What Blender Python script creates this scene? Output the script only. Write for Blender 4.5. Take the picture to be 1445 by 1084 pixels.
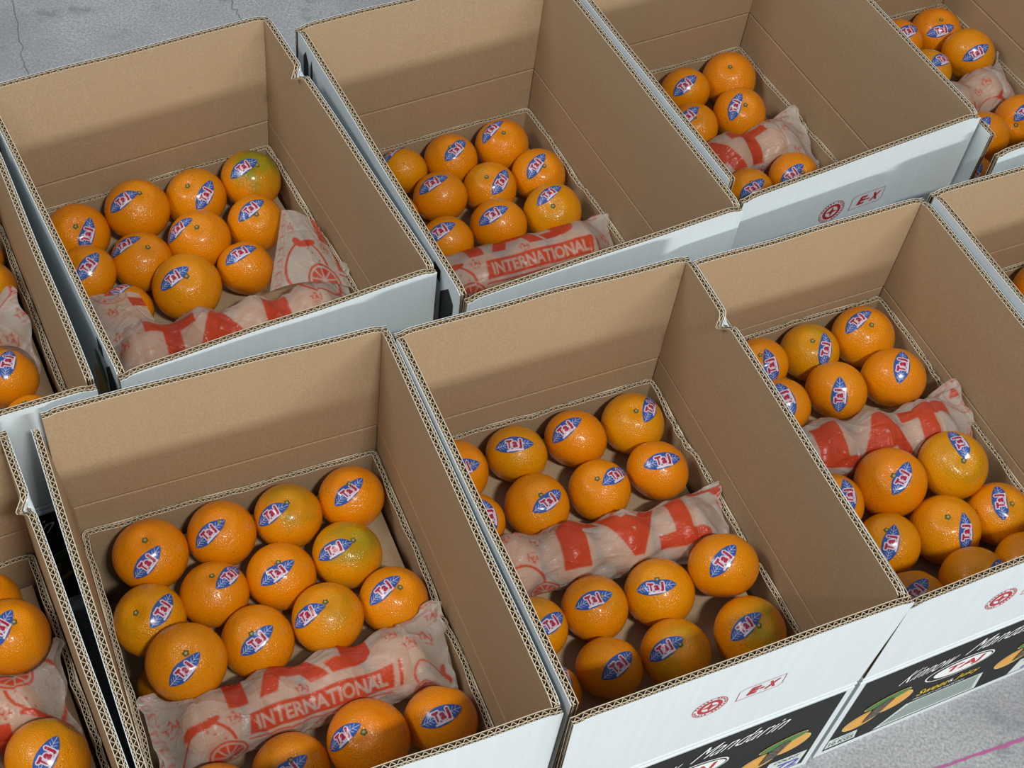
import bpy, math, random
import numpy as np
from mathutils import Vector, Matrix

# ------------------------------------------------------------------ scene, camera, light
for _o in list(bpy.data.objects):
    bpy.data.objects.remove(_o, do_unlink=True)
SC = bpy.context.scene
COL = SC.collection
SC.view_settings.view_transform = 'Standard'
SC.view_settings.look = 'None'
SC.view_settings.gamma = 1.0
SC.view_settings.use_curve_mapping = False
SC.view_settings.exposure = 0.0

cam_d = bpy.data.cameras.new('camera')
cam = bpy.data.objects.new('camera', cam_d)
COL.objects.link(cam)
_r = Vector((0.9867, 0.12886, 0.09909)); _u = Vector((-0.16256, 0.78218, 0.60147)); _f = Vector((0.0, 0.60958, -0.79273))
_m = Matrix((( _r.x, _u.x, -_f.x, 0.0), (_r.y, _u.y, -_f.y, 0.0), (_r.z, _u.z, -_f.z, 1.41402), (0, 0, 0, 1)))
cam.matrix_world = _m
cam_d.sensor_width = 36.0
cam_d.lens = 2083.06 / 1445.0 * 36.0
cam_d.clip_start = 0.05
cam_d.clip_end = 60.0
SC.camera = cam

W = bpy.data.worlds.new('hall'); SC.world = W
W.use_nodes = True
W.node_tree.nodes['Background'].inputs[0].default_value = (0.86, 0.93, 1.0, 1)
W.node_tree.nodes['Background'].inputs[1].default_value = 0.325

def area_light(name, loc, target, sx, sy, power, color):
    d = bpy.data.lights.new(name, 'AREA'); d.shape = 'RECTANGLE'; d.size = sx; d.size_y = sy
    d.energy = power; d.color = color
    o = bpy.data.objects.new(name, d); COL.objects.link(o)
    o.location = loc
    o.rotation_euler = (Vector(target) - Vector(loc)).to_track_quat('-Z', 'Y').to_euler()
    return o
# ceiling lamps: one behind and above the photographer, one to the left of the cartons, a long row far down the hall; daylight from the open door
area_light('ceiling_lamp', (1.05, -0.95, 3.3), (0.15, 0.8, 0.2), 0.42, 0.14, 76, (1.0, 0.97, 0.91))
area_light('ceiling_lamp', (-2.5, 0.1, 3.1), (0.1, 0.9, 0.2), 1.6, 0.60, 44, (1.0, 0.98, 0.94))
area_light('ceiling_lamp', (5.6, -6.6, 2.45), (0.1, 0.9, 0.3), 3.4, 0.42, 390, (1.0, 0.98, 0.94))
area_light('door_daylight', (3.4, -3.2, 1.5), (0.1, 0.8, 0.3), 2.6, 1.4, 22, (0.76, 0.92, 1.0))

# ------------------------------------------------------------------ layout: carton centre x, y, turn, inner width, depth, crease height, rim height, sleeve height;
# fruit x, y, z in its carton, diameter, stem direction, sticker tail and tip directions, hue, greenness
CARTONS = {
 'A0': (-0.60809, 0.83057, 0.59412, 0.30010, 0.40106, 0.18871, 0.34044, 0.14975),
 'A1': (-0.33962, 1.02029, 0.63523, 0.30422, 0.39824, 0.18854, 0.33993, 0.15291),
 'A2': (-0.04604, 1.17869, 0.60614, 0.30554, 0.40949, 0.19301, 0.34510, 0.13158),
 'A3': (0.21630, 1.37034, 0.60612, 0.30863, 0.39453, 0.18780, 0.35002, 0.13356),
 'A4': (0.50392, 1.51885, 0.60612, 0.29758, 0.40142, 0.18583, 0.33948, 0.14975),
 'B0': (-0.43837, 0.42976, 0.59581, 0.30004, 0.40113, 0.18871, 0.34016, 0.14975),
 'B1': (-0.15966, 0.61176, 0.52448, 0.30556, 0.40109, 0.18944, 0.34181, 0.14942),
 'B2': (0.12318, 0.75966, 0.53363, 0.29815, 0.39807, 0.19215, 0.34843, 0.15908),
 'B3': (0.38671, 0.92507, 0.55172, 0.28312, 0.40491, 0.18399, 0.32345, 0.17182),
 'B4': (0.65186, 1.08855, 0.55872, 0.29969, 0.40125, 0.18871, 0.33105, 0.14975),
}
FRUIT = {
 'A0': [
  (0.1101, 0.1631, 0.1441, 0.0614, None, None, None, -0.10, 0.00),
  (0.1095, 0.1054, 0.1562, 0.0639, [0.266, -0.053, 0.962], None, None, 0.20, 0.60),
  (0.0958, -0.0134, 0.1454, 0.0690, None, [0.271, -0.454, 0.849], [0.109, 0.503, 0.858], 0.10, 0.00),
  (0.1054, -0.0771, 0.1457, 0.0617, None, None, None, 0.00, 0.00),
 ],
 'A1': [
  (-0.0996, 0.1526, 0.1469, 0.0724, [0.151, -0.403, 0.903], [0.461, -0.812, 0.359], [0.524, -0.088, 0.847], 0.00, 0.10),
  (-0.0286, 0.1531, 0.1562, 0.0750, [0.177, -0.036, 0.983], [-0.548, -0.651, 0.526], [0.057, -0.108, 0.993], 0.10, 0.10),
  (0.0410, 0.1540, 0.1462, 0.0726, [-0.178, -0.301, 0.937], [0.336, -0.819, 0.466], [0.539, 0.025, 0.842], 0.20, 0.20),
  (0.1093, 0.1529, 0.1502, 0.0725, [0.299, -0.08, 0.951], [-0.453, -0.601, 0.659], [0.189, 0.015, 0.982], 0.10, 0.90),
  (-0.1117, 0.0856, 0.1550, 0.0666, [-0.39, -0.359, 0.848], [0.028, -0.766, 0.642], [0.398, 0.16, 0.904], 0.15, 0.20),
  (-0.0486, 0.0877, 0.1442, 0.0706, [0.314, -0.035, 0.949], [-0.787, -0.369, 0.495], [-0.083, 0.179, 0.98], 0.10, 0.15),
  (0.0195, 0.0871, 0.1511, 0.0718, [0.01, -0.238, 0.971], [-0.816, -0.497, 0.295], [-0.262, -0.03, 0.965], 0.05, 0.15),
  (0.0878, 0.0877, 0.1485, 0.0674, [0.148, -0.343, 0.928], [-0.373, -0.548, 0.749], [0.158, 0.214, 0.964], 0.10, 0.30),
  (-0.0202, 0.0233, 0.1557, 0.0777, [0.125, -0.308, 0.943], [-0.496, -0.643, 0.584], [0.04, -0.121, 0.992], 0.35, 0.20),
  (0.0500, 0.0273, 0.1498, 0.0656, None, [-0.461, -0.461, 0.758], [0.232, 0.206, 0.951], -0.05, 0.00),
  (-0.0886, 0.0286, 0.1441, 0.0604, None, [-0.397, -0.354, 0.847], [0.02, 0.78, 0.626], 0.10, 0.00),
 ],
 'A2': [
  (-0.0425, 0.1632, 0.1243, 0.0616, None, [-0.705, -0.309, 0.638], [-0.187, 0.668, 0.72], 0.50, 0.00),
  (0.0215, 0.1609, 0.1233, 0.0676, [-0.053, -0.229, 0.972], [-0.113, -0.726, 0.678], [0.417, 0.205, 0.886], 0.10, 0.10),
  (0.0930, 0.1605, 0.1231, 0.0691, [0.008, -0.234, 0.972], [-0.662, -0.496, 0.562], [-0.189, 0.263, 0.946], 0.00, 0.05),
  (-0.0210, 0.1027, 0.1281, 0.0677, None, [-0.661, -0.443, 0.606], [0.074, 0.062, 0.995], 0.10, 0.10),
  (0.0449, 0.0987, 0.1227, 0.0678, [-0.201, -0.274, 0.941], [0.164, -0.811, 0.561], [0.5, 0.264, 0.825], 0.20, 0.40),
  (0.1107, 0.0957, 0.1240, 0.0688, [0.187, -0.325, 0.927], [-0.314, -0.739, 0.596], [0.054, 0.083, 0.995], 0.05, 0.10),
  (0.0941, 0.0293, 0.1295, 0.0725, [-0.027, -0.502, 0.864], [-0.524, -0.423, 0.739], [0.08, 0.323, 0.943], 0.50, 0.50),
  (0.0234, 0.0344, 0.1291, 0.0707, None, [-0.556, -0.562, 0.612], [0.111, -0.101, 0.989], 0.10, 0.10),
  (-0.0429, 0.0380, 0.1254, 0.0641, None, [-0.562, -0.576, 0.594], [0.08, -0.069, 0.994], 0.10, 0.10),
  (-0.0848, 0.0968, 0.1255, 0.0624, None, None, None, 0.10, 0.00),
 ],
 'A3': [
  (0.0374, 0.1494, 0.1286, 0.0664, None, [-0.418, -0.782, 0.462], [0.186, -0.212, 0.96], 0.25, 0.00),
  (0.1071, 0.1498, 0.1275, 0.0744, [-0.126, -0.324, 0.938], None, None, 0.00, 0.05),
  (0.0808, 0.0838, 0.1314, 0.0707, [0.084, -0.413, 0.907], [-0.371, -0.79, 0.489], [-0.213, -0.126, 0.969], 0.00, 0.10),
  (0.0140, 0.0883, 0.1258, 0.0652, [-0.126, -0.329, 0.936], [-0.519, -0.486, 0.703], [-0.249, -0.114, 0.962], 0.10, 0.20),
  (0.0826, -0.0420, 0.1309, 0.0664, [0.207, -0.468, 0.859], [-0.473, -0.776, 0.417], [0.018, -0.348, 0.937], 0.00, 0.10),
  (0.0181, -0.0386, 0.1267, 0.0621, [-0.099, -0.308, 0.946], [-0.248, -0.736, 0.63], [0.212, -0.339, 0.917], 0.25, 0.10),
 ],
 'A4': [
  (0.1035, 0.1558, 0.1423, 0.0713, [-0.055, -0.283, 0.958], [-0.445, -0.775, 0.45], [0.422, -0.485, 0.766], -0.10, 0.10),
  (0.1013, 0.0878, 0.1580, 0.0736, None, [-0.316, -0.863, 0.394], [0.396, -0.422, 0.816], 0.35, 0.10),
  (0.0354, 0.1528, 0.1464, 0.0668, None, [-0.139, -0.526, 0.839], [0.334, -0.142, 0.932], 0.00, 0.00),
  (0.0320, 0.0858, 0.1478, 0.0682, None, [-0.009, -0.447, 0.894], [0.64, 0.243, 0.729], 0.60, 0.00),
  (0.0936, -0.0398, 0.1491, 0.0723, [-0.423, -0.8, 0.425], [-0.376, -0.6, 0.706], [0.05, -0.169, 0.984], 0.00, 0.10),
  (0.0229, -0.0455, 0.1509, 0.0708, None, [-0.445, -0.665, 0.599], [-0.227, -0.256, 0.94], 0.00, 0.00),
  (-0.0306, -0.0935, 0.1415, 0.0639, None, [-0.307, -0.777, 0.55], [-0.121, -0.543, 0.831], 0.00, 0.00),
 ],
 'B0': [
  (0.0952, 0.1633, 0.1463, 0.0643, None, None, None, 0.00, 0.00),
  (0.1055, 0.1058, 0.1727, 0.0718, [0.254, 0.053, 0.966], [-0.081, -0.673, 0.735], [0.067, 0.252, 0.965], 0.10, 0.00),
  (0.1025, -0.0141, 0.1579, 0.0766, None, [0.079, -0.695, 0.714], [0.287, 0.18, 0.941], 0.30, 0.60),
  (0.0342, -0.0108, 0.1425, 0.0664, None, None, None, 0.00, 0.00),
 ],
 'B1': [
  (-0.0944, 0.1547, 0.1436, 0.0742, [-0.078, -0.065, 0.995], [-0.103, -0.922, 0.373], [0.353, -0.234, 0.906], 0.00, 0.00),
  (-0.0238, 0.1565, 0.1411, 0.0699, [0.04, -0.103, 0.994], [-0.48, -0.759, 0.439], [0.111, -0.073, 0.991], 0.00, 0.05),
  (0.0438, 0.1552, 0.1409, 0.0696, [-0.007, -0.066, 0.998], [-0.698, -0.642, 0.317], [0.037, -0.126, 0.991], 0.30, 0.70),
  (0.1104, 0.1561, 0.1404, 0.0687, [-0.072, -0.059, 0.996], [-0.308, -0.694, 0.651], [0.259, 0.098, 0.961], 0.00, 0.00),
  (-0.1127, 0.0871, 0.1419, 0.0712, [-0.288, -0.281, 0.915], [0.274, -0.579, 0.768], [0.488, 0.496, 0.718], 0.60, 0.35),
  (-0.0484, 0.0948, 0.1401, 0.0677, [-0.076, 0.159, 0.984], [0.136, -0.401, 0.906], [0.489, 0.799, 0.351], 0.10, 0.10),
  (0.0170, 0.0922, 0.1409, 0.0693, [-0.064, -0.051, 0.997], [-0.369, -0.674, 0.64], [0.323, 0.018, 0.946], 0.00, 0.10),
  (0.0848, 0.0932, 0.1423, 0.0704, [0.187, 0.019, 0.982], [-0.676, -0.549, 0.492], [0.118, -0.09, 0.989], 0.60, 0.70),
  (-0.0249, 0.0311, 0.1430, 0.0712, [-0.101, -0.237, 0.966], [-0.2, -0.724, 0.66], [0.386, 0.029, 0.922], 0.10, 0.10),
  (0.0434, 0.0291, 0.1503, 0.0708, [-0.085, 0.043, 0.995], [-0.775, -0.572, 0.269], [-0.072, -0.072, 0.995], 0.30, 0.50),
  (0.1103, 0.0295, 0.1432, 0.0692, [0.187, 0.004, 0.982], [-0.551, -0.518, 0.654], [0.042, 0.248, 0.968], 0.10, 0.05),
  (-0.0935, 0.0228, 0.1623, 0.0755, [0.1, -0.173, 0.98], [-0.1, -0.86, 0.5], [0.384, -0.159, 0.909], 0.20, 0.10),
  (-0.0334, -0.1024, 0.1425, 0.0729, [-0.006, -0.043, 0.999], [-0.258, -0.567, 0.782], [0.242, -0.022, 0.97], 0.10, 0.10),
  (0.0383, -0.1019, 0.1551, 0.0767, [-0.11, -0.212, 0.971], [-0.817, -0.526, 0.238], [-0.208, -0.039, 0.977], -0.30, 0.00),
  (0.1087, -0.1025, 0.1443, 0.0706, None, [-0.401, -0.527, 0.749], [0.418, 0.017, 0.908], -0.05, 0.00),
  (-0.1040, -0.1067, 0.1460, 0.0713, None, None, None, 0.10, 0.10),
  (-0.1085, 0.0520, 0.0635, 0.0660, None, None, None, 0.60, 0.20),
 ],
 'B2': [
  (-0.0977, 0.1565, 0.1549, 0.0679, [0.481, -0.124, 0.868], [-0.115, -0.541, 0.833], [0.512, -0.153, 0.845], 0.00, 0.00),
  (-0.0308, 0.1575, 0.1523, 0.0669, None, [-0.582, -0.355, 0.731], [0.347, -0.13, 0.929], 0.70, 0.35),
  (0.0360, 0.1546, 0.1528, 0.0678, None, [-0.677, -0.536, 0.504], [-0.055, 0.053, 0.997], -0.10, 0.00),
  (0.1039, 0.1542, 0.1506, 0.0694, [-0.028, -0.133, 0.991], [0.27, -0.529, 0.804], [0.382, 0.705, 0.597], 0.60, 0.20),
  (-0.1058, 0.0923, 0.1580, 0.0651, None, [0.545, -0.512, 0.663], [0.324, 0.044, 0.945], 0.00, 0.00),
  (-0.0356, 0.0929, 0.1513, 0.0689, [0.052, -0.157, 0.986], [-0.062, -0.658, 0.75], [0.591, 0.143, 0.793], 0.15, 0.20),
  (0.0330, 0.0883, 0.1521, 0.0665, [-0.213, -0.152, 0.965], [-0.055, -0.403, 0.914], [0.662, 0.578, 0.476], 0.10, 0.15),
  (0.0992, 0.0874, 0.1566, 0.0670, None, [-0.447, -0.406, 0.797], [0.485, -0.003, 0.874], -0.15, 0.00),
  (-0.0932, -0.0345, 0.1517, 0.0641, [-0.18, -0.123, 0.976], [0.006, -0.573, 0.819], [0.695, 0.286, 0.66], 0.30, 0.50),
  (-0.0288, -0.0332, 0.1497, 0.0674, [0.118, -0.042, 0.992], [-0.562, -0.43, 0.707], [0.305, 0.062, 0.95], 0.15, 0.40),
  (0.0381, -0.0406, 0.1517, 0.0715, [-0.244, -0.08, 0.966], [-0.657, -0.381, 0.65], [0.226, -0.2, 0.953], 0.40, 0.15),
  (0.1033, -0.0444, 0.1725, 0.0716, None, [-0.385, -0.698, 0.603], [0.077, 0.054, 0.996], 0.15, 0.05),
  (-0.0442, -0.0972, 0.1520, 0.0660, None, [-0.183, -0.678, 0.712], [0.469, 0.15, 0.87], 0.15, 0.05),
  (0.0213, -0.1068, 0.1569, 0.0691, [-0.011, -0.186, 0.982], [-0.728, -0.539, 0.423], [-0.023, -0.034, 0.999], 0.15, 0.60),
  (0.1016, -0.1117, 0.1549, 0.0727, [0.07, -0.246, 0.967], [-0.582, -0.59, 0.559], [0.019, 0.037, 0.999], 0.00, 0.70),
  (-0.1074, -0.0997, 0.1511, 0.0631, None, [0.389, -0.074, 0.918], [0.268, 0.341, 0.901], 0.00, 0.00),
 ],
 'B3': [
  (-0.0419, 0.1625, 0.1666, 0.0627, [-0.214, -0.259, 0.942], [0.434, -0.851, 0.295], [-0.0, -0.139, 0.99], 0.15, 0.20),
  (0.0225, 0.1609, 0.1632, 0.0676, [-0.128, -0.21, 0.969], [0.329, -0.799, 0.504], [0.304, 0.031, 0.952], 0.70, 0.50),
  (0.0919, 0.1582, 0.1650, 0.0728, [0.037, -0.214, 0.976], [-0.671, -0.405, 0.621], [-0.081, 0.244, 0.966], 0.20, 0.20),
  (-0.0504, 0.1020, 0.1723, 0.0633, None, [0.189, -0.749, 0.635], [-0.342, 0.097, 0.935], 0.05, 0.00),
  (0.0145, 0.0970, 0.1753, 0.0686, None, [-0.008, -0.973, 0.231], [-0.146, -0.327, 0.934], 0.10, 0.00),
  (0.0839, 0.0894, 0.1762, 0.0722, None, [-0.051, -0.635, 0.771], [0.009, 0.235, 0.972], -0.05, 0.00),
  (-0.0648, -0.0260, 0.1729, 0.0646, [-0.026, -0.002, 1.0], [0.336, -0.645, 0.687], [0.166, 0.325, 0.931], 0.05, 0.30),
  (0.0026, -0.0275, 0.1785, 0.0759, [-0.168, -0.367, 0.915], [-0.081, -0.755, 0.651], [0.215, 0.011, 0.977], -0.10, 0.05),
  (0.0757, -0.0344, 0.1825, 0.0746, [0.053, -0.415, 0.908], [0.129, -0.383, 0.915], [-0.312, 0.622, 0.718], 0.70, 0.40),
  (0.0332, -0.0913, 0.1655, 0.0747, [-0.214, -0.141, 0.967], [0.38, -0.81, 0.447], [0.248, -0.097, 0.964], 0.35, 0.10),
  (-0.0360, -0.0866, 0.1697, 0.0674, [-0.329, -0.015, 0.944], [-0.187, -0.8, 0.57], [-0.118, -0.041, 0.992], 0.35, 0.30),
  (0.1013, -0.0945, 0.1625, 0.0691, [0.133, -0.153, 0.979], [-0.167, -0.628, 0.76], [-0.323, 0.37, 0.871], 0.10, 0.50),
  (0.0185, -0.1580, 0.1776, 0.0716, [-0.118, -0.302, 0.946], [0.261, -0.312, 0.914], [0.487, 0.131, 0.864], 0.35, 0.10),
  (-0.0500, -0.1525, 0.1720, 0.0687, None, [-0.437, -0.595, 0.674], [0.066, 0.181, 0.981], 0.20, 0.00),
  (0.0878, -0.1587, 0.1722, 0.0693, None, None, None, 0.20, 0.00),
 ],
 'B4': [
  (-0.0237, 0.1612, 0.1510, 0.0587, None, None, None, 0.00, 0.00),
  (0.0428, 0.1526, 0.1509, 0.0778, None, None, None, 0.00, 0.00),
 ],
}
FLOOR_MARKS = {'chalk': ([0.484, 0.671], [0.609, 0.736]), 'seams': [([-0.802, 1.639], [-0.703, 1.433]), ([-0.505, 1.717], [-0.463, 1.646])]}
RNG = np.random.default_rng(7)
random.seed(7)
T = 0.0072                                     # thickness of the double-wall board

# ------------------------------------------------------------------ helpers
def setp(o, label=None, cat=None, group=None, kind=None):
    if label: o['label'] = label
    if cat: o['category'] = cat
    if group: o['group'] = group
    if kind: o['kind'] = kind
    return o

def empty(name, loc, rz=0.0):
    o = bpy.data.objects.new(name, None); COL.objects.link(o)
    o.empty_display_size = 0.05
    o.location = loc; o.rotation_euler = (0, 0, rz)
    return o

class MB:
    """collects vertices and faces, then links them as one mesh object"""
    def __init__(self): self.v = []; self.f = []; self.m = []; self.n = 0
    def add(self, verts, faces, mat=0):
        verts = np.asarray(verts, float).reshape(-1, 3)
        self.v.append(verts)
        for k, f in enumerate(faces):
            self.f.append(tuple(int(i) + self.n for i in f))
            self.m.append(mat if np.isscalar(mat) else mat[k])
        self.n += len(verts)
    def grid(self, P, mat=0, flip=False):
        """P: (a, b, 3) array of points joined into quads"""
        a, b = P.shape[:2]
        i = np.arange(a * b).reshape(a, b)
        q = np.stack([i[:-1, :-1], i[1:, :-1], i[1:, 1:], i[:-1, 1:]], -1).reshape(-1, 4)
        if flip: q = q[:, ::-1]
        self.add(P.reshape(-1, 3), q, mat)
    def build(self, name, mats, parent=None, smooth=False):
        me = bpy.data.meshes.new(name)
        me.from_pydata(np.concatenate(self.v).tolist(), [], self.f)
        for m in (mats if isinstance(mats, (list, tuple)) else [mats]): me.materials.append(m)
        me.polygons.foreach_set('material_index', np.array(self.m, dtype=np.int32))
        if smooth: me.polygons.foreach_set('use_smooth', np.ones(len(self.f), dtype=bool))
        me.update()
        return link(name, me, parent)

def link(name, me, parent=None):
    o = bpy.data.objects.new(name, me); COL.objects.link(o)
    if parent is not None: o.parent = parent
    return o

def grid_mesh(name, P, mat, wrap=False, attrs=None, flip=False):
    """fast quad mesh from an (a, b, 3) array; attrs: {name: (type, array)}"""
    a, b = P.shape[:2]
    i = np.arange(a * b).reshape(a, b)
    if wrap: i = np.concatenate([i, i[:, :1]], 1)
    q = np.stack([i[:-1, :-1], i[1:, :-1], i[1:, 1:], i[:-1, 1:]], -1).reshape(-1, 4)
    if flip: q = q[:, ::-1]
    me = bpy.data.meshes.new(name)
    me.vertices.add(a * b); me.vertices.foreach_set('co', P.reshape(-1).astype(np.float32))
    me.loops.add(q.size); me.loops.foreach_set('vertex_index', q.reshape(-1).astype(np.int32))
    me.polygons.add(len(q)); me.polygons.foreach_set('loop_start', (np.arange(len(q)) * 4).astype(np.int32))
    me.polygons.foreach_set('use_smooth', np.ones(len(q), dtype=bool))
    me.update(calc_edges=True)
    for nm, (ty, arr) in (attrs or {}).items():
        at = me.attributes.new(nm, ty, 'POINT')
        at.data.foreach_set('color' if ty == 'FLOAT_COLOR' else 'value', np.asarray(arr, np.float32).reshape(-1))
    me.materials.append(mat)
    return me

def smooth01(x): x = np.clip(x, 0, 1); return x * x * (3 - 2 * x)

# ------------------------------------------------------------------ lettering: Blender's own font turned into triangles
def text_tris(s, shear=0.0, bold=0.0, spacing=1.0):
    cu = bpy.data.curves.new('t', 'FONT'); cu.body = s; cu.shear = shear; cu.offset = bold; cu.space_character = spacing
    cu.resolution_u = 4
    ob = bpy.data.objects.new('t', cu)
    me = bpy.data.meshes.new_from_object(ob)
    me.calc_loop_triangles()
    v = np.array([x.co[:2] for x in me.vertices]).reshape(-1, 2)
    t = np.array([x.vertices[:] for x in me.loop_triangles]).reshape(-1, 3)
    bpy.data.objects.remove(ob); bpy.data.curves.remove(cu); bpy.data.meshes.remove(me)
    v = v - v.min(0); v = v / v.max(0)
    return v, t                                # fills the unit square
_tc = {}
def tt(s, **k):
    key = (s, tuple(sorted(k.items())))
    if key not in _tc: _tc[key] = text_tris(s, **k)
    return _tc[key]

class Canvas:
    """a small ink raster in millimetres, used to colour the vertices of printed paper and stickers"""
    def __init__(self, w, h, res):
        self.r = res; self.a = np.zeros((int(h / res), int(w / res)))
    def _tri(self, p, val):
        r = self.r; H, Wd = self.a.shape
        x0, y0 = np.floor(p.min(0) / r).astype(int); x1, y1 = np.ceil(p.max(0) / r).astype(int) + 1
        x0, y0 = max(x0, 0), max(y0, 0); x1, y1 = min(x1, Wd), min(y1, H)
        if x0 >= x1 or y0 >= y1: return
        X, Y = np.meshgrid((np.arange(x0, x1) + .5) * r, (np.arange(y0, y1) + .5) * r)
        (ax, ay), (bx, by), (cx, cy) = p
        d1 = (bx - ax) * (Y - ay) - (by - ay) * (X - ax); d2 = (cx - bx) * (Y - by) - (cy - by) * (X - bx); d3 = (ax - cx) * (Y - cy) - (ay - cy) * (X - cx)
        ins = ((d1 >= 0) & (d2 >= 0) & (d3 >= 0)) | ((d1 <= 0) & (d2 <= 0) & (d3 <= 0))
        s = self.a[y0:y1, x0:x1]; s[ins] = val
    def text(self, s, x, y, w, h, rot=0.0, val=1.0, **k):
        v, t = tt(s, **k)
        P = v * [w, h]
        if rot:
            c, sn = math.cos(rot), math.sin(rot); P = P - [w / 2, h / 2]; P = np.stack([P[:, 0] * c - P[:, 1] * sn, P[:, 0] * sn + P[:, 1] * c], 1) + [w / 2, h / 2]
        P = P + [x, y]
        for tri in t: self._tri(P[tri], val)
    def poly(self, pts, val=1.0):
        pts = np.asarray(pts, float)
        for k in range(1, len(pts) - 1): self._tri(pts[[0, k, k + 1]], val)
    def line(self, a, b, w, val=1.0):
        a, b = np.asarray(a, float), np.asarray(b, float); d = b - a; n = np.array([-d[1], d[0]]) / (np.hypot(*d) + 1e-9) * w / 2
        self.poly([a + n, b + n, b - n, a - n], val)
    def ell(self, cx, cy, rx, ry, val=1.0, ang=0.0):
        q = np.linspace(0, 2 * np.pi, 41)[:-1]; X, Y = rx * np.cos(q), ry * np.sin(q)
        c, s = math.cos(ang), math.sin(ang)
        self.poly(np.stack([cx + X * c - Y * s, cy + X * s + Y * c], 1), val)
    def ring(self, cx, cy, r, w, val=1.0, a0=0.0, a1=2 * math.pi, sy=1.0):
        q = np.linspace(a0, a1, 49)
        P = np.stack([cx + r * np.cos(q), cy + sy * r * np.sin(q)], 1)
        for k in range(48): self.line(P[k], P[k + 1], w, val)
    def blur(self, n=1):
        for _ in range(n):
            p = np.pad(self.a, 1, mode='edge'); self.a = (p[1:-1, 1:-1] * 2 + p[:-2, 1:-1] + p[2:, 1:-1] + p[1:-1, :-2] + p[1:-1, 2:]) / 6
        return self
    def sample(self, x, y):
        H, Wd = self.a.shape
        fx = np.clip(x / self.r - .5, 0, Wd - 1.001); fy = np.clip(y / self.r - .5, 0, H - 1.001)
        i, j = fx.astype(int), fy.astype(int); u, v = fx - i, fy - j
        a = self.a
        return a[j, i] * (1 - u) * (1 - v) + a[j, i + 1] * u * (1 - v) + a[j + 1, i] * (1 - u) * v + a[j + 1, i + 1] * u * v

# ------------------------------------------------------------------ materials
def mat(name):
    m = bpy.data.materials.new(name); m.use_nodes = True
    nt = m.node_tree; b = nt.nodes['Principled BSDF']
    return m, nt, b
def node(nt, kind, **kw):
    n = nt.nodes.new(kind)
    for k, v in kw.items(): setattr(n, k, v)
    return n
def ramp(nt, fac, stops):
    r = node(nt, 'ShaderNodeValToRGB'); el = r.color_ramp.elements
    while len(el) < len(stops): el.new(0.5)
    for e, (p, c) in zip(el, stops): e.position = p; e.color = (*c, 1) if len(c) == 3 else c
    nt.links.new(fac, r.inputs[0]); return r.outputs[0]
def noise(nt, vec, scale, detail=3.0, rough=0.5):
    n = node(nt, 'ShaderNodeTexNoise'); n.inputs['Scale'].default_value = scale; n.inputs['Detail'].default_value = detail; n.inputs['Roughness'].default_value = rough
    if vec is not None: nt.links.new(vec, n.inputs['Vector'])
    return n.outputs[0]
def mix(nt, fac, a, b, mode='MIX'):
    m = node(nt, 'ShaderNodeMix', data_type='RGBA', blend_type=mode)
    for sock, val in ((m.inputs[0], fac), (m.inputs[6], a), (m.inputs[7], b)):
        if hasattr(val, 'links') or hasattr(val, 'is_linked'): nt.links.new(val, sock)
        elif isinstance(val, (int, float)): sock.default_value = val
        else: sock.default_value = (*val, 1)
    return m.outputs[2]
def math_(nt, op, a, b=None, c=None, clamp=False):
    m = node(nt, 'ShaderNodeMath', operation=op, use_clamp=clamp)
    for k, val in enumerate((a, b, c)):
        if val is None: continue
        if hasattr(val, 'is_linked'): nt.links.new(val, m.inputs[k])
        else: m.inputs[k].default_value = val
    return m.outputs[0]
def bump(nt, b, height, strength, dist=0.001):
    n = node(nt, 'ShaderNodeBump'); n.inputs['Strength'].default_value = strength; n.inputs['Distance'].default_value = dist
    nt.links.new(height, n.inputs['Height']); nt.links.new(n.outputs[0], b.inputs['Normal'])
def objco(nt, scale=None):
    t = node(nt, 'ShaderNodeTexCoord'); o = t.outputs['Object']
    if scale:
        mp = node(nt, 'ShaderNodeMapping'); mp.inputs['Scale'].default_value = scale; nt.links.new(o, mp.inputs[0]); o = mp.outputs[0]
    return o
def flat(name, col, rough=0.6):
    m, nt, b = mat(name); b.inputs['Specular IOR Level'].default_value = .25; b.inputs['Base Color'].default_value = (*col, 1); b.inputs['Roughness'].default_value = rough
    return m

def kraft(name, base, dark):
    m, nt, b = mat(name)
    co = objco(nt)
    f = noise(nt, co, 760, 3, .75)                                  # fibre speckle
    s = noise(nt, objco(nt, (260, 260, 8)), 1.0, 2, .5)            # faint upright flute streaks
    l = noise(nt, co, 9, 3, .55)
    c = mix(nt, ramp(nt, f, [(.36, (0, 0, 0)), (.62, (1, 1, 1))]), dark, base)
    c = mix(nt, ramp(nt, l, [(.3, (0, 0, 0)), (.75, (1, 1, 1))]), mix(nt, .9, c, c), mix(nt, .12, c, (.52, .385, .245)))
    c = mix(nt, ramp(nt, s, [(.42, (.10, .10, .10)), (.6, (0, 0, 0))]), c, dark)
    nt.links.new(c, b.inputs['Base Color'])
    b.inputs['Roughness'].default_value = .62
    b.inputs['Specular IOR Level'].default_value = .35
    bump(nt, b, s, .25, .0006)
    return m
KRAFT = kraft('kraft_liner', (.46, .335, .205), (.355, .252, .150))
SHADED_MEDIUM = kraft('shaded_fluting_brown', (.20, .145, .085), (.15, .105, .06))  # fluting brown darkened further, so the voids' shade is in the colour
EDGE = kraft('kraft_cut_edge', (.72, .63, .47), (.60, .50, .36))

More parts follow.
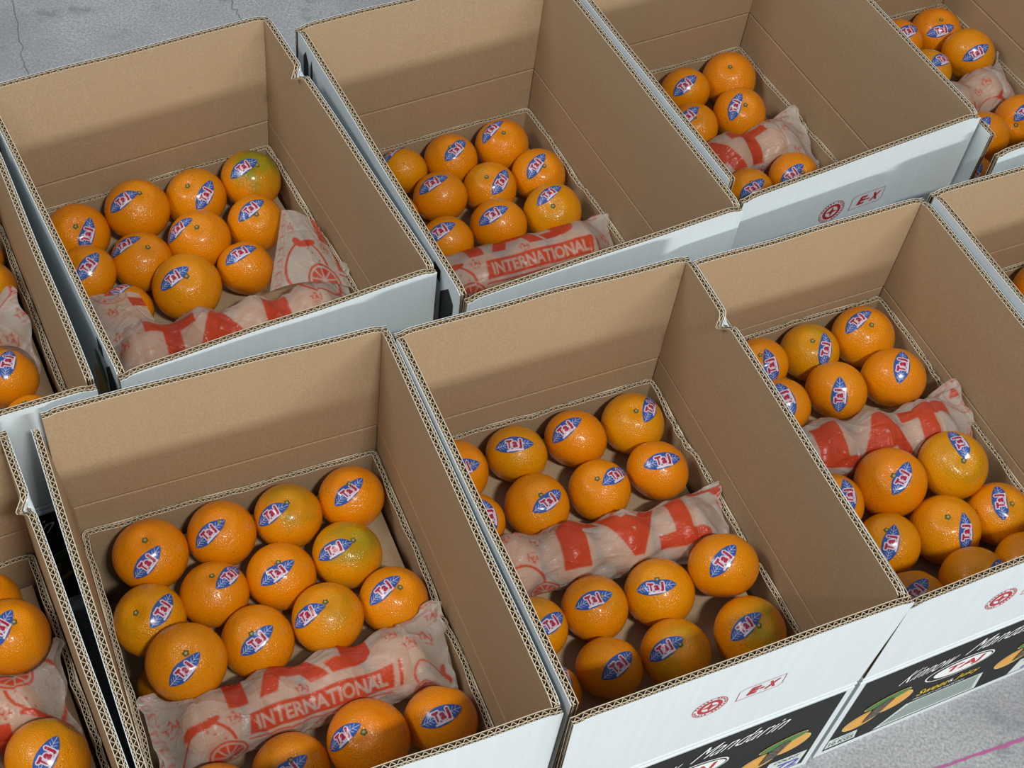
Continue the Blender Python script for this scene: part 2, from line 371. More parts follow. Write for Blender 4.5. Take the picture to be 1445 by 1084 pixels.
m, nt, b = mat('white_board')
co = objco(nt)
c = mix(nt, ramp(nt, noise(nt, objco(nt, (170, 170, 6)), 1.0, 2), [(.4, (0, 0, 0)), (.62, (1, 1, 1))]), (.650, .712, .735), (.675, .735, .760))
c = mix(nt, ramp(nt, noise(nt, co, 14, 4), [(.55, (0, 0, 0)), (.8, (.5, .5, .5))]), c, (.61, .665, .685))
nt.links.new(c, b.inputs['Base Color']); b.inputs['Roughness'].default_value = .34
b.inputs['Specular IOR Level'].default_value = .5
bump(nt, b, noise(nt, objco(nt, (170, 170, 5)), 1.0, 2), .10, .0006)
WHITE = m

BLACK = flat('black_ink', (.014, .015, .015), .62)
INK_WHITE = flat('white_ink', (.80, .82, .80), .4)
INK_RED = flat('red_ink', (.46, .020, .028), .45)
INK_YELLOW = flat('yellow_ink', (.70, .48, .02), .4)
INK_GREEN = flat('green_ink', (.05, .19, .035), .4)
INK_ORANGE = flat('orange_ink', (.74, .36, .045), .4)
INK_RIND = flat('rind_ink', (.70, .50, .22), .4)
INK_BLUE = flat('blue_ink', (.11, .10, .44), .4)
INK_TEAL = flat('dark_green_ink', (.03, .10, .07), .4)
INK_PALE = flat('pale_label_ink', (.60, .66, .63), .4)
m, nt, b = mat('dark_fruit_ink')
c = ramp(nt, noise(nt, objco(nt), 260, 3, .6), [(.42, (.02, .014, .008)), (.62, (.13, .10, .05))])
nt.links.new(c, b.inputs['Base Color']); b.inputs['Roughness'].default_value = .4
INK_BROWN = m

# peel: hue, greenness and speckle come from the object colour
m, nt, b = mat('mandarin_peel')
oi = node(nt, 'ShaderNodeObjectInfo'); sp = node(nt, 'ShaderNodeSeparateColor'); nt.links.new(oi.outputs['Color'], sp.inputs[0])
hue, grn, sed = sp.outputs[0], sp.outputs[1], sp.outputs[2]
tc = node(nt, 'ShaderNodeTexCoord'); ad = node(nt, 'ShaderNodeVectorMath', operation='ADD'); cmb = node(nt, 'ShaderNodeCombineXYZ')
sd = math_(nt, 'MULTIPLY', sed, 37.0); nt.links.new(sd, cmb.inputs[0]); nt.links.new(sd, cmb.inputs[1])
nt.links.new(tc.outputs['Object'], ad.inputs[0]); nt.links.new(cmb.outputs[0], ad.inputs[1]); co = ad.outputs[0]
base = ramp(nt, hue, [(.0, (.76, .158, .001)), (.5, (.76, .232, .001)), (1.0, (.66, .288, .0012))])
n1 = noise(nt, co, 4.0, 4, .6)
base = mix(nt, ramp(nt, n1, [(.35, (0, 0, 0)), (.72, (.6, .6, .6))]), base, (.68, .255, .0015))
sx = node(nt, 'ShaderNodeSeparateXYZ'); nt.links.new(tc.outputs['Object'], sx.inputs[0])
top = math_(nt, 'MULTIPLY_ADD', sx.outputs[2], 1.6, math_(nt, 'MULTIPLY', noise(nt, co, 2.2, 3), 1.5))
top = math_(nt, 'SUBTRACT', top, math_(nt, 'SUBTRACT', 1.62, math_(nt, 'MULTIPLY', grn, .75)))
gm = math_(nt, 'MULTIPLY', math_(nt, 'MULTIPLY', top, 1.9, clamp=True), math_(nt, 'MULTIPLY', grn, 1.1, clamp=True), clamp=True)
base = mix(nt, gm, base, (.25, .232, .008))
spn = noise(nt, co, 26, 4, .65); pat = noise(nt, co, 3.1, 2)
sp_m = math_(nt, 'MULTIPLY', ramp(nt, spn, [(.56, (0, 0, 0)), (.66, (1, 1, 1))]), ramp(nt, pat, [(.50, (0, 0, 0)), (.66, (.75, .75, .75))]))
base = mix(nt, sp_m, base, (.30, .135, .020))
vo2 = node(nt, 'ShaderNodeTexVoronoi'); vo2.inputs['Scale'].default_value = 11; nt.links.new(co, vo2.inputs['Vector'])
base = mix(nt, ramp(nt, vo2.outputs['Distance'], [(.04, (.8, .8, .8)), (.085, (0, 0, 0))]), base, (.26, .11, .02))
nt.links.new(base, b.inputs['Base Color'])
vo = node(nt, 'ShaderNodeTexVoronoi', feature='SMOOTH_F1'); vo.inputs['Scale'].default_value = 46; nt.links.new(co, vo.inputs['Vector'])
hgt = math_(nt, 'ADD', ramp(nt, vo.outputs['Distance'], [(.0, (0, 0, 0)), (.45, (1, 1, 1))]), math_(nt, 'MULTIPLY', noise(nt, co, 9, 3), 1.2))
bump(nt, b, hgt, .40, .0010)
b.inputs['Roughness'].default_value = .235
b.inputs['Specular IOR Level'].default_value = .5
b.inputs['Subsurface Weight'].default_value = .06
b.inputs['Subsurface Radius'].default_value = (.006, .002, .0005)
b.inputs['Subsurface Scale'].default_value = .5
PEEL = m
STEM = flat('stem_green', (.10, .105, .025), .6)
STEM_TIP = flat('stem_tip', (.36, .32, .16), .6)

m, nt, b = mat('sticker_print')
at = node(nt, 'ShaderNodeAttribute', attribute_name='print'); nt.links.new(at.outputs['Color'], b.inputs['Base Color'])
b.inputs['Roughness'].default_value = .22
STICKER = m

# thin waxed paper that lets the fruit show through, red print from the 'ink' attribute
m, nt, b = mat('printed_wax_paper')
at = node(nt, 'ShaderNodeAttribute', attribute_name='ink')
ink = at.outputs['Fac']
pc = mix(nt, ramp(nt, noise(nt, objco(nt), 60, 4, .6), [(.35, (0, 0, 0)), (.7, (1, 1, 1))]), (.66, .60, .53), (.72, .68, .63))
colr = mix(nt, ink, pc, (.66, .075, .040))
nt.links.new(colr, b.inputs['Base Color']); b.inputs['Roughness'].default_value = .30
b.inputs['Specular IOR Level'].default_value = .42
tl = node(nt, 'ShaderNodeBsdfTranslucent'); nt.links.new(colr, tl.inputs[0])
tr = node(nt, 'ShaderNodeBsdfTransparent'); tr.inputs[0].default_value = (.97, .95, .93, 1)
m1 = node(nt, 'ShaderNodeMixShader'); m1.inputs[0].default_value = .28; nt.links.new(b.outputs[0], m1.inputs[1]); nt.links.new(tl.outputs[0], m1.inputs[2])
m2 = node(nt, 'ShaderNodeMixShader'); nt.links.new(math_(nt, 'MULTIPLY_ADD', ink, -.16, .40), m2.inputs[0]); nt.links.new(m1.outputs[0], m2.inputs[1]); nt.links.new(tr.outputs[0], m2.inputs[2])
nt.links.new(m2.outputs[0], nt.nodes['Material Output'].inputs[0])
bump(nt, b, math_(nt, 'ADD', noise(nt, objco(nt), 55, 5, .62), ramp(nt, noise(nt, objco(nt, (1, 2.2, 1.4)), 38, 3, .5), [(.46, (0, 0, 0)), (.5, (.35, .35, .35)), (.54, (0, 0, 0))])), .60, .0016)
PAPER = m

m, nt, b = mat('grey_speckled_floor')
co = objco(nt)
g = noise(nt, co, 300, 4, .7); l = noise(nt, co, 5.5, 5, .62); k = noise(nt, co, 17, 4, .6)
c = ramp(nt, g, [(.34, (.260, .272, .290)), (.5, (.410, .420, .440)), (.68, (.59, .595, .61))])
c = mix(nt, ramp(nt, l, [(.42, (0, 0, 0)), (.70, (.5, .5, .5))]), c, (.205, .220, .245))
c = mix(nt, ramp(nt, k, [(.56, (0, 0, 0)), (.72, (.62, .62, .62))]), c, (.125, .155, .190))
c = mix(nt, ramp(nt, noise(nt, co, 3.1, 3), [(.56, (0, 0, 0)), (.74, (.45, .45, .45))]), c, (.50, .50, .52))
nt.links.new(c, b.inputs['Base Color']); b.inputs['Roughness'].default_value = .55
bump(nt, b, g, .25, .0008)
FLOOR = m
CHALK = flat('pink_chalk', (.46, .13, .31), .9)
SEAM = flat('dark_floor_seam', (.17, .175, .19), .8)

# ------------------------------------------------------------------ floor
fm = MB(); fm.add([(-6, -4, -.02), (6, -4, -.02), (6, 8, -.02), (-6, 8, -.02), (-6, -4, 0), (6, -4, 0), (6, 8, 0), (-6, 8, 0)],
                  [(4, 5, 6, 7), (3, 2, 1, 0), (0, 1, 5, 4), (1, 2, 6, 5), (2, 3, 7, 6), (3, 0, 4, 7)])
floor = setp(fm.build('floor', FLOOR), kind='structure')
def strip(name, pts, w, mtl, z=.0004):
    mb = MB(); P = np.array(pts, float); L = []; R = []
    for k in range(len(P)):
        d = P[min(k + 1, len(P) - 1)] - P[max(k - 1, 0)]; n = np.array([-d[1], d[0]]) / np.hypot(*d) * w * (0.7 + .6 * random.random()) / 2
        L.append((*(P[k] + n), z)); R.append((*(P[k] - n), z))
    mb.grid(np.array([L, R]), 0, True); return mb.build(name, mtl, floor)
def wob(a, b, n, amp):
    a, b = np.array(a), np.array(b)
    return [a + (b - a) * t + RNG.normal(0, amp, 2) for t in np.linspace(0, 1, n)]
strip('chalk_line', wob(FLOOR_MARKS['chalk'][0], FLOOR_MARKS['chalk'][1], 24, .0007), .0034, CHALK)
for _a, _b in FLOOR_MARKS['seams']: strip('floor_seam', wob(_a, _b, 18, .002), .0013, SEAM)

# ------------------------------------------------------------------ cartons
WALLS = {'back': ((-1, 1), (1, 1), (0, 1)), 'front': ((-1, -1), (1, -1), (0, -1)), 'left': ((-1, -1), (-1, 1), (-1, 0)), 'right': ((1, -1), (1, 1), (1, 0))}
# leaning flaps: top offsets (x, y, z) of the first and the last end, and how far an end is cut back
LEAN = {
    ('B1', 'left'): ((0, 0, 0), (-.011, -.002, -.002)), ('A3', 'left'): ((0, 0, 0), (0, 0, 0)), ('A3', 'front'): ((-.001, -.010, -.002), (.0, .001, 0)),
    ('A4', 'front'): ((-.016, -.006, 0), (0, 0, 0)), ('A4', 'left'): ((-.001, 0, -.004), (0, 0, 0)), ('A2', 'front'): ((0, -.004, 0), (0, 0, 0)),
    ('B2', 'front'): ((-.004, -.001, 0), (.004, -.002, 0)), ('A2', 'left'): ((-.002, 0, 0), (0, 0, 0)),
}
CUT = {('A3', 'left'): (.013, 0), ('A4', 'left'): (.019, 0), ('B2', 'left'): (.006, 0), ('B1', 'left'): (0, .006), ('A0', 'right'): (.004, 0)}
NOTCH = {'A0': .20, 'A1': .235, 'B0': .19, 'B2': .205}

def flap_pos(c, wall, W_, D_, Hb, H):
    a, b2, n = WALLS[wall]
    P0 = np.array([a[0] * W_ / 2, a[1] * D_ / 2, 0.0]); P1 = np.array([b2[0] * W_ / 2, b2[1] * D_ / 2, 0.0]); n = np.array([*n, 0.0])
    Lw = np.linalg.norm(P1 - P0); e = (P1 - P0) / Lw
    o0, o1 = [np.array(q) for q in LEAN.get((c, wall), ((0, 0, 0), (0, 0, 0)))]
    ph = RNG.uniform(0, 6, 3); amp = RNG.uniform(.0003, .0006) if wall in ('left', 'right') else RNG.uniform(.0004, .0012)
    if c == 'A3' and wall == 'front' or c in ('B2', 'B3') and wall == 'front': amp = .0003
    nt_ = NOTCH.get(c) if wall == 'right' else None
    def pos(s, d, t):
        s, d, t = np.broadcast_arrays(np.asarray(s, float), np.asarray(d, float), np.asarray(t, float))
        w = np.clip(s / Lw, 0, 1)[..., None]; tt_ = t[..., None]
        bow = amp * (np.sin(s / Lw * 5 + ph[0]) + .6 * np.sin(s / Lw * 13 + ph[1])) * t * np.sin(np.pi * np.clip(s / Lw, 0, 1))
        zd = .0035 * (np.exp(-np.maximum(s, 0) / .0035) + np.exp(-np.maximum(Lw - s, 0) / .0035)) * t
        if nt_:
            x = s - Lw * (1 - nt_); g = np.exp(-(x / .006) ** 2) * smooth01((t - .935) / .065)
            bow = bow - .0085 * g; zd = zd + .008 * g
        P = P0 + e * s[..., None] + n * (d + bow)[..., None] + (o0 * (1 - w) + o1 * w) * tt_
        P[..., 2] += Hb + (H - Hb) * t - zd
        return P
    ext = .0068 if wall in ('back', 'front') else -.0008
    c0, c1 = CUT.get((c, wall), (0, 0))
    return pos, -ext + c0, Lw + ext - c1, Lw

def board(mb_l, mb_f, pos, s0, s1, th, closed=False, crease=True, ns=70, pitch=.0066, inner_white=False, seed=0):
    """three liner sheets with two layers of fluting between them; depth runs from the inner face outwards"""
    li = .0007; mid = th * .58
    sheets = ((0, li), (mid, mid + li * .9), (th - li, th))
    s = np.linspace(s0, s1, ns)
    for k, (da, db) in enumerate(sheets):
        tr = np.array([0, .008, .014, .6, .935, .957, .978, 1.0]) if crease else np.array([0, .6, 1.0])
        cr = np.array([.0010, .0004, 0, 0, 0, 0, 0, 0]) if crease else np.zeros(3)
        ia = da + (cr if k == 0 else 0 * cr); ob = db - (cr if k == 2 else 0 * cr)
        A = pos(s[:, None], np.broadcast_to(ia, (ns, len(tr))), tr[None, :]); B = pos(s[:, None], np.broadcast_to(ob, (ns, len(tr))), tr[None, :])
        mb_l.grid(A, 0 if k == 0 else 3, True)
        mb_l.grid(B, 1 if k == 2 else 3, False)
        mb_l.grid(np.stack([A[:, -1], B[:, -1]], 1), 1 if k == 2 and crease else 2, True)
        if not closed:
            mb_l.grid(np.stack([A[0], B[0]], 1), 2); mb_l.grid(np.stack([A[-1], B[-1]], 1), 2, True)
    for (da, db), pt in (((li, mid), pitch), ((mid + li * .9, th - li), pitch * .72)):
        per = max(2, int(round((s1 - s0) / pt))); n = per * 6 + 1
        q = np.linspace(s0, s1, n); phs = np.linspace(0, per * 2 * np.pi, n)
        tri = np.arcsin(np.sin(phs) * .96) / math.asin(.96)
        dm, am = (da + db) / 2, (db - da) / 2 - .0002
        d = dm + am * tri
        tx = np.gradient(q); ty = np.gradient(d); l = np.hypot(tx, ty); nx, ny = -ty / l * .00030, tx / l * .00030
        t2 = np.array([.55, .935, .957, .978, .994] if crease else [.3, .994])
        A = pos((q + nx)[:, None], (d + ny)[:, None], t2[None, :]); B = pos((q - nx)[:, None], (d - ny)[:, None], t2[None, :])
        mb_f.grid(A, 0, False); mb_f.grid(B, 0, True); mb_f.grid(np.stack([A[:, -1], B[:, -1]], 1), 1, False)

def decal_text(mb, pos3, s, x, z, w, h, mi=0, lift=.0004, rot=0.0, slant=0.0, **k):
    v, t = tt(s, **k); P = v * [w, h]; P[:, 0] += slant * P[:, 1]
    if rot: c_, s_ = math.cos(rot), math.sin(rot); P = np.stack([P[:, 0] * c_ - P[:, 1] * s_, P[:, 0] * s_ + P[:, 1] * c_], 1)
    mb.add(pos3(P[:, 0] + x, P[:, 1] + z, lift), t, mi)
def decal_poly(mb, pos3, pts, mi=0, lift=.0003):
    pts = np.asarray(pts, float); c = pts.mean(0); P = np.vstack([c, pts]); n = len(pts)
    mb.add(pos3(P[:, 0], P[:, 1], lift), [(0, 1 + k, 1 + (k + 1) % n) for k in range(n)], mi)
def ellipse(cx, cz, rx, rz, ang=0.0, n=28, a0=0.0, a1=2 * math.pi):
    q = np.linspace(a0, a1, n + 1)[:-1 if abs(a1 - a0 - 2 * math.pi) < 1e-6 else None]
    X, Z = rx * np.cos(q), rz * np.sin(q); c_, s_ = math.cos(ang), math.sin(ang)
    return np.stack([cx + X * c_ - Z * s_, cz + X * s_ + Z * c_], 1)
def decal_ring(mb, pos3, cx, cz, rx, rz, wd, mi=0, lift=.0004, ang=0.0):
    A = ellipse(cx, cz, rx, rz, ang); B = ellipse(cx, cz, rx - wd, rz - wd, ang); n = len(A); P = np.vstack([A, B])
    mb.add(pos3(P[:, 0], P[:, 1], lift), [(k, (k + 1) % n, n + (k + 1) % n, n + k) for k in range(n)], mi)
def decal_outline(mb, pos3, pts, wd, mi=0, lift=.0004):
    P = np.asarray(pts, float); n = len(P)
    for k in range(n):
        a, b2 = P[k], P[(k + 1) % n]; d = b2 - a; q = np.array([-d[1], d[0]]) / np.hypot(*d) * wd / 2; d = d / np.hypot(*d) * wd / 2
        decal_poly(mb, pos3, [a + q - d, b2 + q + d, b2 - q + d, a - q - d], mi, lift)

ORD = {'A0': 'first far', 'A1': 'second far', 'A2': 'third far', 'A3': 'fourth far', 'A4': 'fifth far', 'B0': 'first near', 'B1': 'second near', 'B2': 'third near', 'B3': 'fourth near', 'B4': 'fifth near'}
CLABEL = {
    'A0': 'open white-faced carton at the left frame edge, leftmost of the far row',
    'A1': 'open white-faced carton second from left in the far row, crumpled wrapping along its front',
    'A2': 'open white-faced carton third from left in the far row, black mark on its side',
    'A3': 'open white-faced carton fourth from left in the far row, only six mandarins showing',
    'A4': 'open carton in the top right corner, rightmost of the far row',
    'B0': 'open carton in the bottom left corner, leftmost of the near row',
    'B1': 'open carton second from left in the near row, wrapped roll before its front mandarins',
    'B2': 'open carton third from left in the near row, whole E-X mark on its white front',
    'B3': 'open carton fourth from left in the near row, black fruit panel above bare floor',
    'B4': 'open carton at the right frame edge, rightmost of the near row'}

def front_print(c, body, W_, D_, Hb):
    """the black printed panel on the front of the body with its words and pictures"""
    y = -(D_ / 2 + T)
    p3 = lambda x, z, lift: np.stack([np.asarray(x, float), np.full(np.shape(x), y - lift), np.asarray(z, float)], -1)
    hw = W_ / 2 - .001; top = Hb - .014; k = (top - .010) / .162
    Z = lambda z: .010 + (z - .010) * k
    mb = MB(); decal_poly(mb, p3, [(-hw, .010), (hw, .010), (hw, top), (-hw, top)], 0, .0003)
    mb.build('printed_panel', BLACK, body)
    mb = MB()
    decal_text(mb, p3, 'Kinnow', -.088, Z(.126), .062, .024, 0, .0008, slant=.45, rot=.07, bold=-.006, shear=.3)
    mb.build('lettering', INK_WHITE, body); mb = MB()
    decal_text(mb, p3, 'Mandarin', -.012, Z(.137), .098, .025, 0, .0008, slant=.45, rot=.03, bold=-.006, shear=.3)
    mb.build('lettering', INK_WHITE, body); mb = MB()
    decal_text(mb, p3, '&', -.006, Z(.071), .006, .008, 0, .0008)
    mb.build('lettering', INK_WHITE, body); mb = MB()
    decal_text(mb, p3, 'PRODUCT OF PAKISTAN', -.046, Z(.060), .064, .004, 0, .0008)
    mb.build('lettering', INK_WHITE, body)
    mb = MB()
    decal_text(mb, p3, 'Sweet', -.046, Z(.069), .038, .013, 0, .0008, slant=.3, bold=.012); mb.build('lettering', INK_YELLOW, body); mb = MB(); decal_text(mb, p3, 'Juicy', .002, Z(.069), .028, .013, 0, .0008, slant=.3, bold=.012)
    mb.build('lettering', INK_YELLOW, body)
    mb = MB(); mats = [INK_WHITE, INK_RED, BLACK]
    decal_poly(mb, p3, ellipse(-.006, Z(.110), .043, .019), 0, .0006); decal_poly(mb, p3, ellipse(-.006, Z(.110), .041, .0172), 2, .0008); decal_poly(mb, p3, ellipse(-.003, Z(.1105), .036, .0145), 0, .0010)
    decal_text(mb, p3, 'TAJ', -.028, Z(.102), .046, .017, 1, .0013, slant=.3, bold=.02)
    mb.build('oval_emblem', mats, body)
    for cx, sg in ((-.094, 1), (.097, -1)):
        mb = MB()
        cz = Z(.076)
        for dx, dz, an in ((-.016, -.012, .45), (.017, .006, .55)):
            decal_poly(mb, p3, ellipse(cx + dx, cz + dz, .0225, .0165, an), 0, .0006); decal_poly(mb, p3, ellipse(cx + dx, cz + dz, .021, .015, an), 1, .0008)
            decal_ring(mb, p3, cx + dx, cz + dz, .018, .0125, .0009, 0, .0010, an)
            for q in range(9):
                r_ = q * math.pi / 4.5; decal_poly(mb, p3, [(cx + dx, cz + dz + .0004), (cx + dx + .015 * math.cos(r_), cz + dz + .0105 * math.sin(r_)), (cx + dx + .015 * math.cos(r_ + .06), cz + dz + .0105 * math.sin(r_ + .06))], 0, .0010)
        decal_poly(mb, p3, ellipse(cx + .004, cz + .022, .027, .0085, .30), 0, .0011); decal_poly(mb, p3, ellipse(cx + .004, cz + .022, .0258, .0072, .30), 2, .0013)
        decal_poly(mb, p3, [(cx - .014, cz - .020), (cx + .002, cz - .012), (cx + .014, cz + .019), (cx + .006, cz + .024), (cx - .009, cz + .010)], 3, .0016)
        mb.build('fruit_picture', [INK_RIND, INK_ORANGE, INK_GREEN, INK_BROWN], body)
    mb = MB()
    decal_poly(mb, p3, [(-.140, Z(.016)), (-.103, Z(.016)), (-.106, Z(.038)), (-.140, Z(.038))], 0, .0006)
    decal_text(mb, p3, '10 KGS', -.137, Z(.020), .030, .009, 1, .0009, bold=.015); decal_text(mb, p3, 'NET WEIGHT', -.134, Z(.032), .024, .0035, 1, .0009)
    mb.build('weight_label', [INK_PALE, INK_TEAL], body)
    mb = MB()
    decal_poly(mb, p3, [(-.080, Z(.014)), (.052, Z(.014)), (.046, Z(.056)), (-.052, Z(.056))], 0, .0006)
    for r_ in range(9):
        z_ = Z(.019 + r_ * .004)
        decal_poly(mb, p3, [(-.072 + r_ * .003, z_), (.046 - r_ * .0005, z_), (.046 - r_ * .0005, z_ + .0016), (-.072 + r_ * .003, z_ + .0016)], 1, .0008)
    mb.build('small_print', [INK_PALE, INK_TEAL], body)
    mb = MB()
    decal_poly(mb, p3, [(.096, Z(.013)), (.142, Z(.013)), (.144, Z(.046)), (.100, Z(.046))], 0, .0006)
    decal_text(mb, p3, '72', .110, Z(.015), .028, .018, 1, .0009, slant=.2, bold=.03); decal_text(mb, p3, 'COUNT', .106, Z(.037), .030, .006, 2, .0009, slant=.2, bold=.015)
    mb.build('count_label', [INK_PALE, INK_BLUE, INK_TEAL], body)

def flap_stamp(c, fl, pos, W_, Hb, H):
    def p3(x, z, lift):
        x = np.asarray(x, float); z = np.asarray(z, float)
        return pos(x + W_ / 2, np.full(x.shape, T + lift), (z - Hb) / (H - Hb))
    zc = Hb + (H - Hb) * .52
    mb = MB(); cx = -.021
    decal_ring(mb, p3, cx, zc, .0170, .0170, .0007); decal_ring(mb, p3, cx, zc, .0120, .0120, .0007)
    decal_ring(mb, p3, cx, zc, .0112, .0112, .0030)
    star = [(cx + (.0080 if k % 2 == 0 else .0028) * math.sin(k * math.pi / 4), zc + (.0080 if k % 2 == 0 else .0028) * math.cos(k * math.pi / 4)) for k in range(8)]
    decal_poly(mb, p3, star)
    for k in range(26):
        if k % 7 == 6: continue
        a = k / 26 * 2 * math.pi; u = np.array([math.cos(a), math.sin(a)]); q = np.array([-u[1], u[0]]); o = np.array([cx, zc]) + u * .0146
        decal_poly(mb, p3, [o + u * .0011 + q * .0008, o + u * .0011 - q * .0008, o - u * .0011 - q * .0008, o - u * .0011 + q * .0008])
    mb.build('round_stamp', INK_RED, fl)
    mb = MB()
    decal_outline(mb, p3, [(.006, zc - .010), (.047, zc - .010), (.051, zc - .006), (.051, zc + .012), (.011, zc + .012), (.006, zc + .008)], .0006)
    decal_text(mb, p3, 'E', .0150, zc - .0055, .0095, .013, 0, .0005, slant=.28, bold=.05); decal_text(mb, p3, '-', .0268, zc - .0008, .0048, .0022, 0, .0005, slant=.28); decal_text(mb, p3, 'X', .0320, zc - .0055, .0115, .013, 0, .0005, slant=.28, bold=.04)
    setp(mb.build('lettering', INK_RED, fl), kind='stuff')

def side_print(fl, pos, Lw, Hb, H):
    """black marks and the fruit picture near the front end of the left flap"""
    p3 = lambda x, z, lift: pos(np.asarray(x, float), np.full(np.shape(x), T + lift), (np.asarray(z, float) - Hb) / (H - Hb))
    h = H
    mb = MB()
    decal_poly(mb, p3, [(.012, h - .080), (.040, h - .080), (.040, h - .038), (.024, h - .018), (.012, h - .030)])
    mb.build('printed_mark', BLACK, fl); mb = MB()
    decal_poly(mb, p3, [(.042, h - .028), (.056, h - .028), (.056, h - .010), (.042, h - .010)])
    mb.build('printed_mark', BLACK, fl)
    for s_, w_ in ((Lw - .030, .013), (Lw - .042, .005)):
        mb = MB(); decal_poly(mb, p3, [(s_, h - .060), (s_ + w_, h - .060), (s_ + w_, h - .022), (s_ + w_ * .5, h - .012), (s_, h - .022)]); mb.build('printed_mark', BLACK, fl)
    mb = MB()
    decal_poly(mb, p3, ellipse(.064, h - .112, .030, .036), 0, .0005); decal_poly(mb, p3, ellipse(.064, h - .112, .027, .033), 1, .0008)
    decal_poly(mb, p3, ellipse(.060, h - .060, .018, .010, .9), 2, .0010)
    mb.build('fruit_picture', [INK_RIND, INK_ORANGE, INK_GREEN], fl)

def loc2(c, x, y, z=0.0):
    cx, cy, a = CARTONS[c][:3]
    return Vector((cx + math.cos(a) * x - math.sin(a) * y, cy + math.sin(a) * x + math.cos(a) * y, z))

for c, (cx, cy, a, W_, D_, Hb, H, Ht) in CARTONS.items():
    root = setp(empty('open_carton', (cx, cy, 0), a), CLABEL[c], 'carton', 'open mandarin cartons')
    # body below the crease
    mb = MB()
    prof = [(T, 0.0), (T, Hb - .0105), (T - .0012, Hb - .0085), (T, Hb - .0065), (T, Hb - .003), (T - .0012, Hb), (.0010, Hb), (0, Hb - .0016), (0, .006)]
    rings = []
    for d, z in prof:
        hx, hy = W_ / 2 + d, D_ / 2 + d; g = .0011 if d < T / 2 else 0.0
        r_ = []
        for sx_, sy_ in ((-1, -1), (1, -1), (1, 1), (-1, 1)):
            tri = [(sx_ * (hx - .0012), sy_ * hy), (sx_ * (hx + g), sy_ * (hy + g)), (sx_ * hx, sy_ * (hy - .0012))]
            if sx_ * sy_ > 0: tri = tri[::-1]
            r_ += tri
        rings.append([(x_, y_, z) for x_, y_ in r_])
    R_ = np.array(rings); n_ = R_.shape[1]
    for k in range(len(prof) - 1):
        A = np.concatenate([R_[k:k + 2], R_[k:k + 2, :1]], 1)
        mb.grid(A, 1 if k < 5 else (2 if k == 5 else 0), True)
    mb.add(R_[-1], [tuple(range(n_))], 0); mb.add(R_[0], [tuple(range(n_))[::-1]], 1)
    body = mb.build('body', [KRAFT, WHITE, EDGE], root)
    front_print(c, body, W_, D_, Hb)
    for wall in WALLS:
        pos, s0, s1, Lw = flap_pos(c, wall, W_, D_, Hb, H)
        ml, mf = MB(), MB()
        board(ml, mf, pos, s0, s1, T, ns=130 if (wall == 'right' and c in NOTCH) else 60)
        fl = ml.build('flap', [KRAFT, WHITE, EDGE, SHADED_MEDIUM], root, smooth=False)
        setp(mf.build('fluting', [SHADED_MEDIUM, EDGE], fl), kind='stuff')
        if wall == 'front' and c in ('A3', 'B2', 'B3'): flap_stamp(c, fl, pos, W_, Hb, H)
        if wall == 'left' and c in ('A1', 'A2'): side_print(fl, pos, Lw, Hb, H)
    # the loose inner sleeve of corrugated board
    sl = setp(empty('cardboard_sleeve', (cx, cy, .0062), a), 'brown corrugated sleeve standing inside the %s carton around its fruit' % ORD[c], 'sleeve', 'corrugated inner sleeves')
    T2 = .0062; gx, gy, rr = W_ / 2 - .0012, D_ / 2 - .0012, .007
    pts = []
    for (sx_, sy_, a0) in ((1, -1, -90), (1, 1, 0), (-1, 1, 90), (-1, -1, 180)):
        for q in np.linspace(a0, a0 + 90, 7): pts.append((sx_ * (gx - rr) + rr * math.cos(math.radians(q)), sy_ * (gy - rr) + rr * math.sin(math.radians(q))))
    pts = np.array(pts + pts[:1]); seg = np.hypot(*np.diff(pts, axis=0).T); cum = np.concatenate([[0], np.cumsum(seg)]); Lp = cum[-1]
    ph = RNG.uniform(0, 6, 6); crush = RNG.uniform(0, Lp, 7)
    def spos(s, d, t, pts=pts, cum=cum, ph=ph, crush=crush, Lp=Lp, T2=T2, Ht=Ht):
        s, d, t = np.broadcast_arrays(np.asarray(s, float), np.asarray(d, float), np.asarray(t, float))
        s = np.mod(s, Lp)
        x = np.interp(s, cum, pts[:, 0]); y = np.interp(s, cum, pts[:, 1])
        e = .004; x1 = np.interp(np.mod(s + e, Lp), cum, pts[:, 0]); y1 = np.interp(np.mod(s + e, Lp), cum, pts[:, 1]); x0 = np.interp(np.mod(s - e, Lp), cum, pts[:, 0]); y0 = np.interp(np.mod(s - e, Lp), cum, pts[:, 1])
        tx, ty = x1 - x0, y1 - y0; l = np.hypot(tx, ty) + 1e-9; nx, ny = -ty / l, tx / l            # inward
        cr = 0.0
        for k, q in enumerate(crush): cr = cr + np.exp(-((s - q) / (.012 + .004 * (k % 3))) ** 2) * (.3 + .7 * ((k * 37) % 10) / 10)
        wv = .0007 * np.sin(s * 55 + ph[0]) + .0005 * np.sin(s * 140 + ph[1])
        ins = T2 - d + (wv + .0016 * cr * np.sin(s * 260 + ph[2])) * t * (d < T2 * .9) + .0012 * cr * t
        z = (Ht - .0062) * t + (.0009 * np.sin(s * 41 + ph[3]) - .0034 * cr + .0007 * cr * np.sin(s * 700)) * t
        return np.stack([x + nx * ins, y + ny * ins, z], -1)
    ml, mf = MB(), MB()
    board(ml, mf, spos, 0, Lp, T2, closed=True, crease=False, ns=420, pitch=.0062)
    wall_o = ml.build('sleeve_wall', [KRAFT, KRAFT, EDGE, SHADED_MEDIUM], sl)
    setp(mf.build('fluting', [SHADED_MEDIUM, EDGE], sl), kind='stuff')
    # card divider that carries the upper layer of fruit
    zs = Ht - .040
    mb = MB(); x0, x1, y0, y1 = -(gx - T2 - .0042), gx - T2 - .0042, -(gy - T2 - .0042), gy - T2 - .0042
    if c == 'B1': x0 += .030
    nx_, ny_ = 12, 16
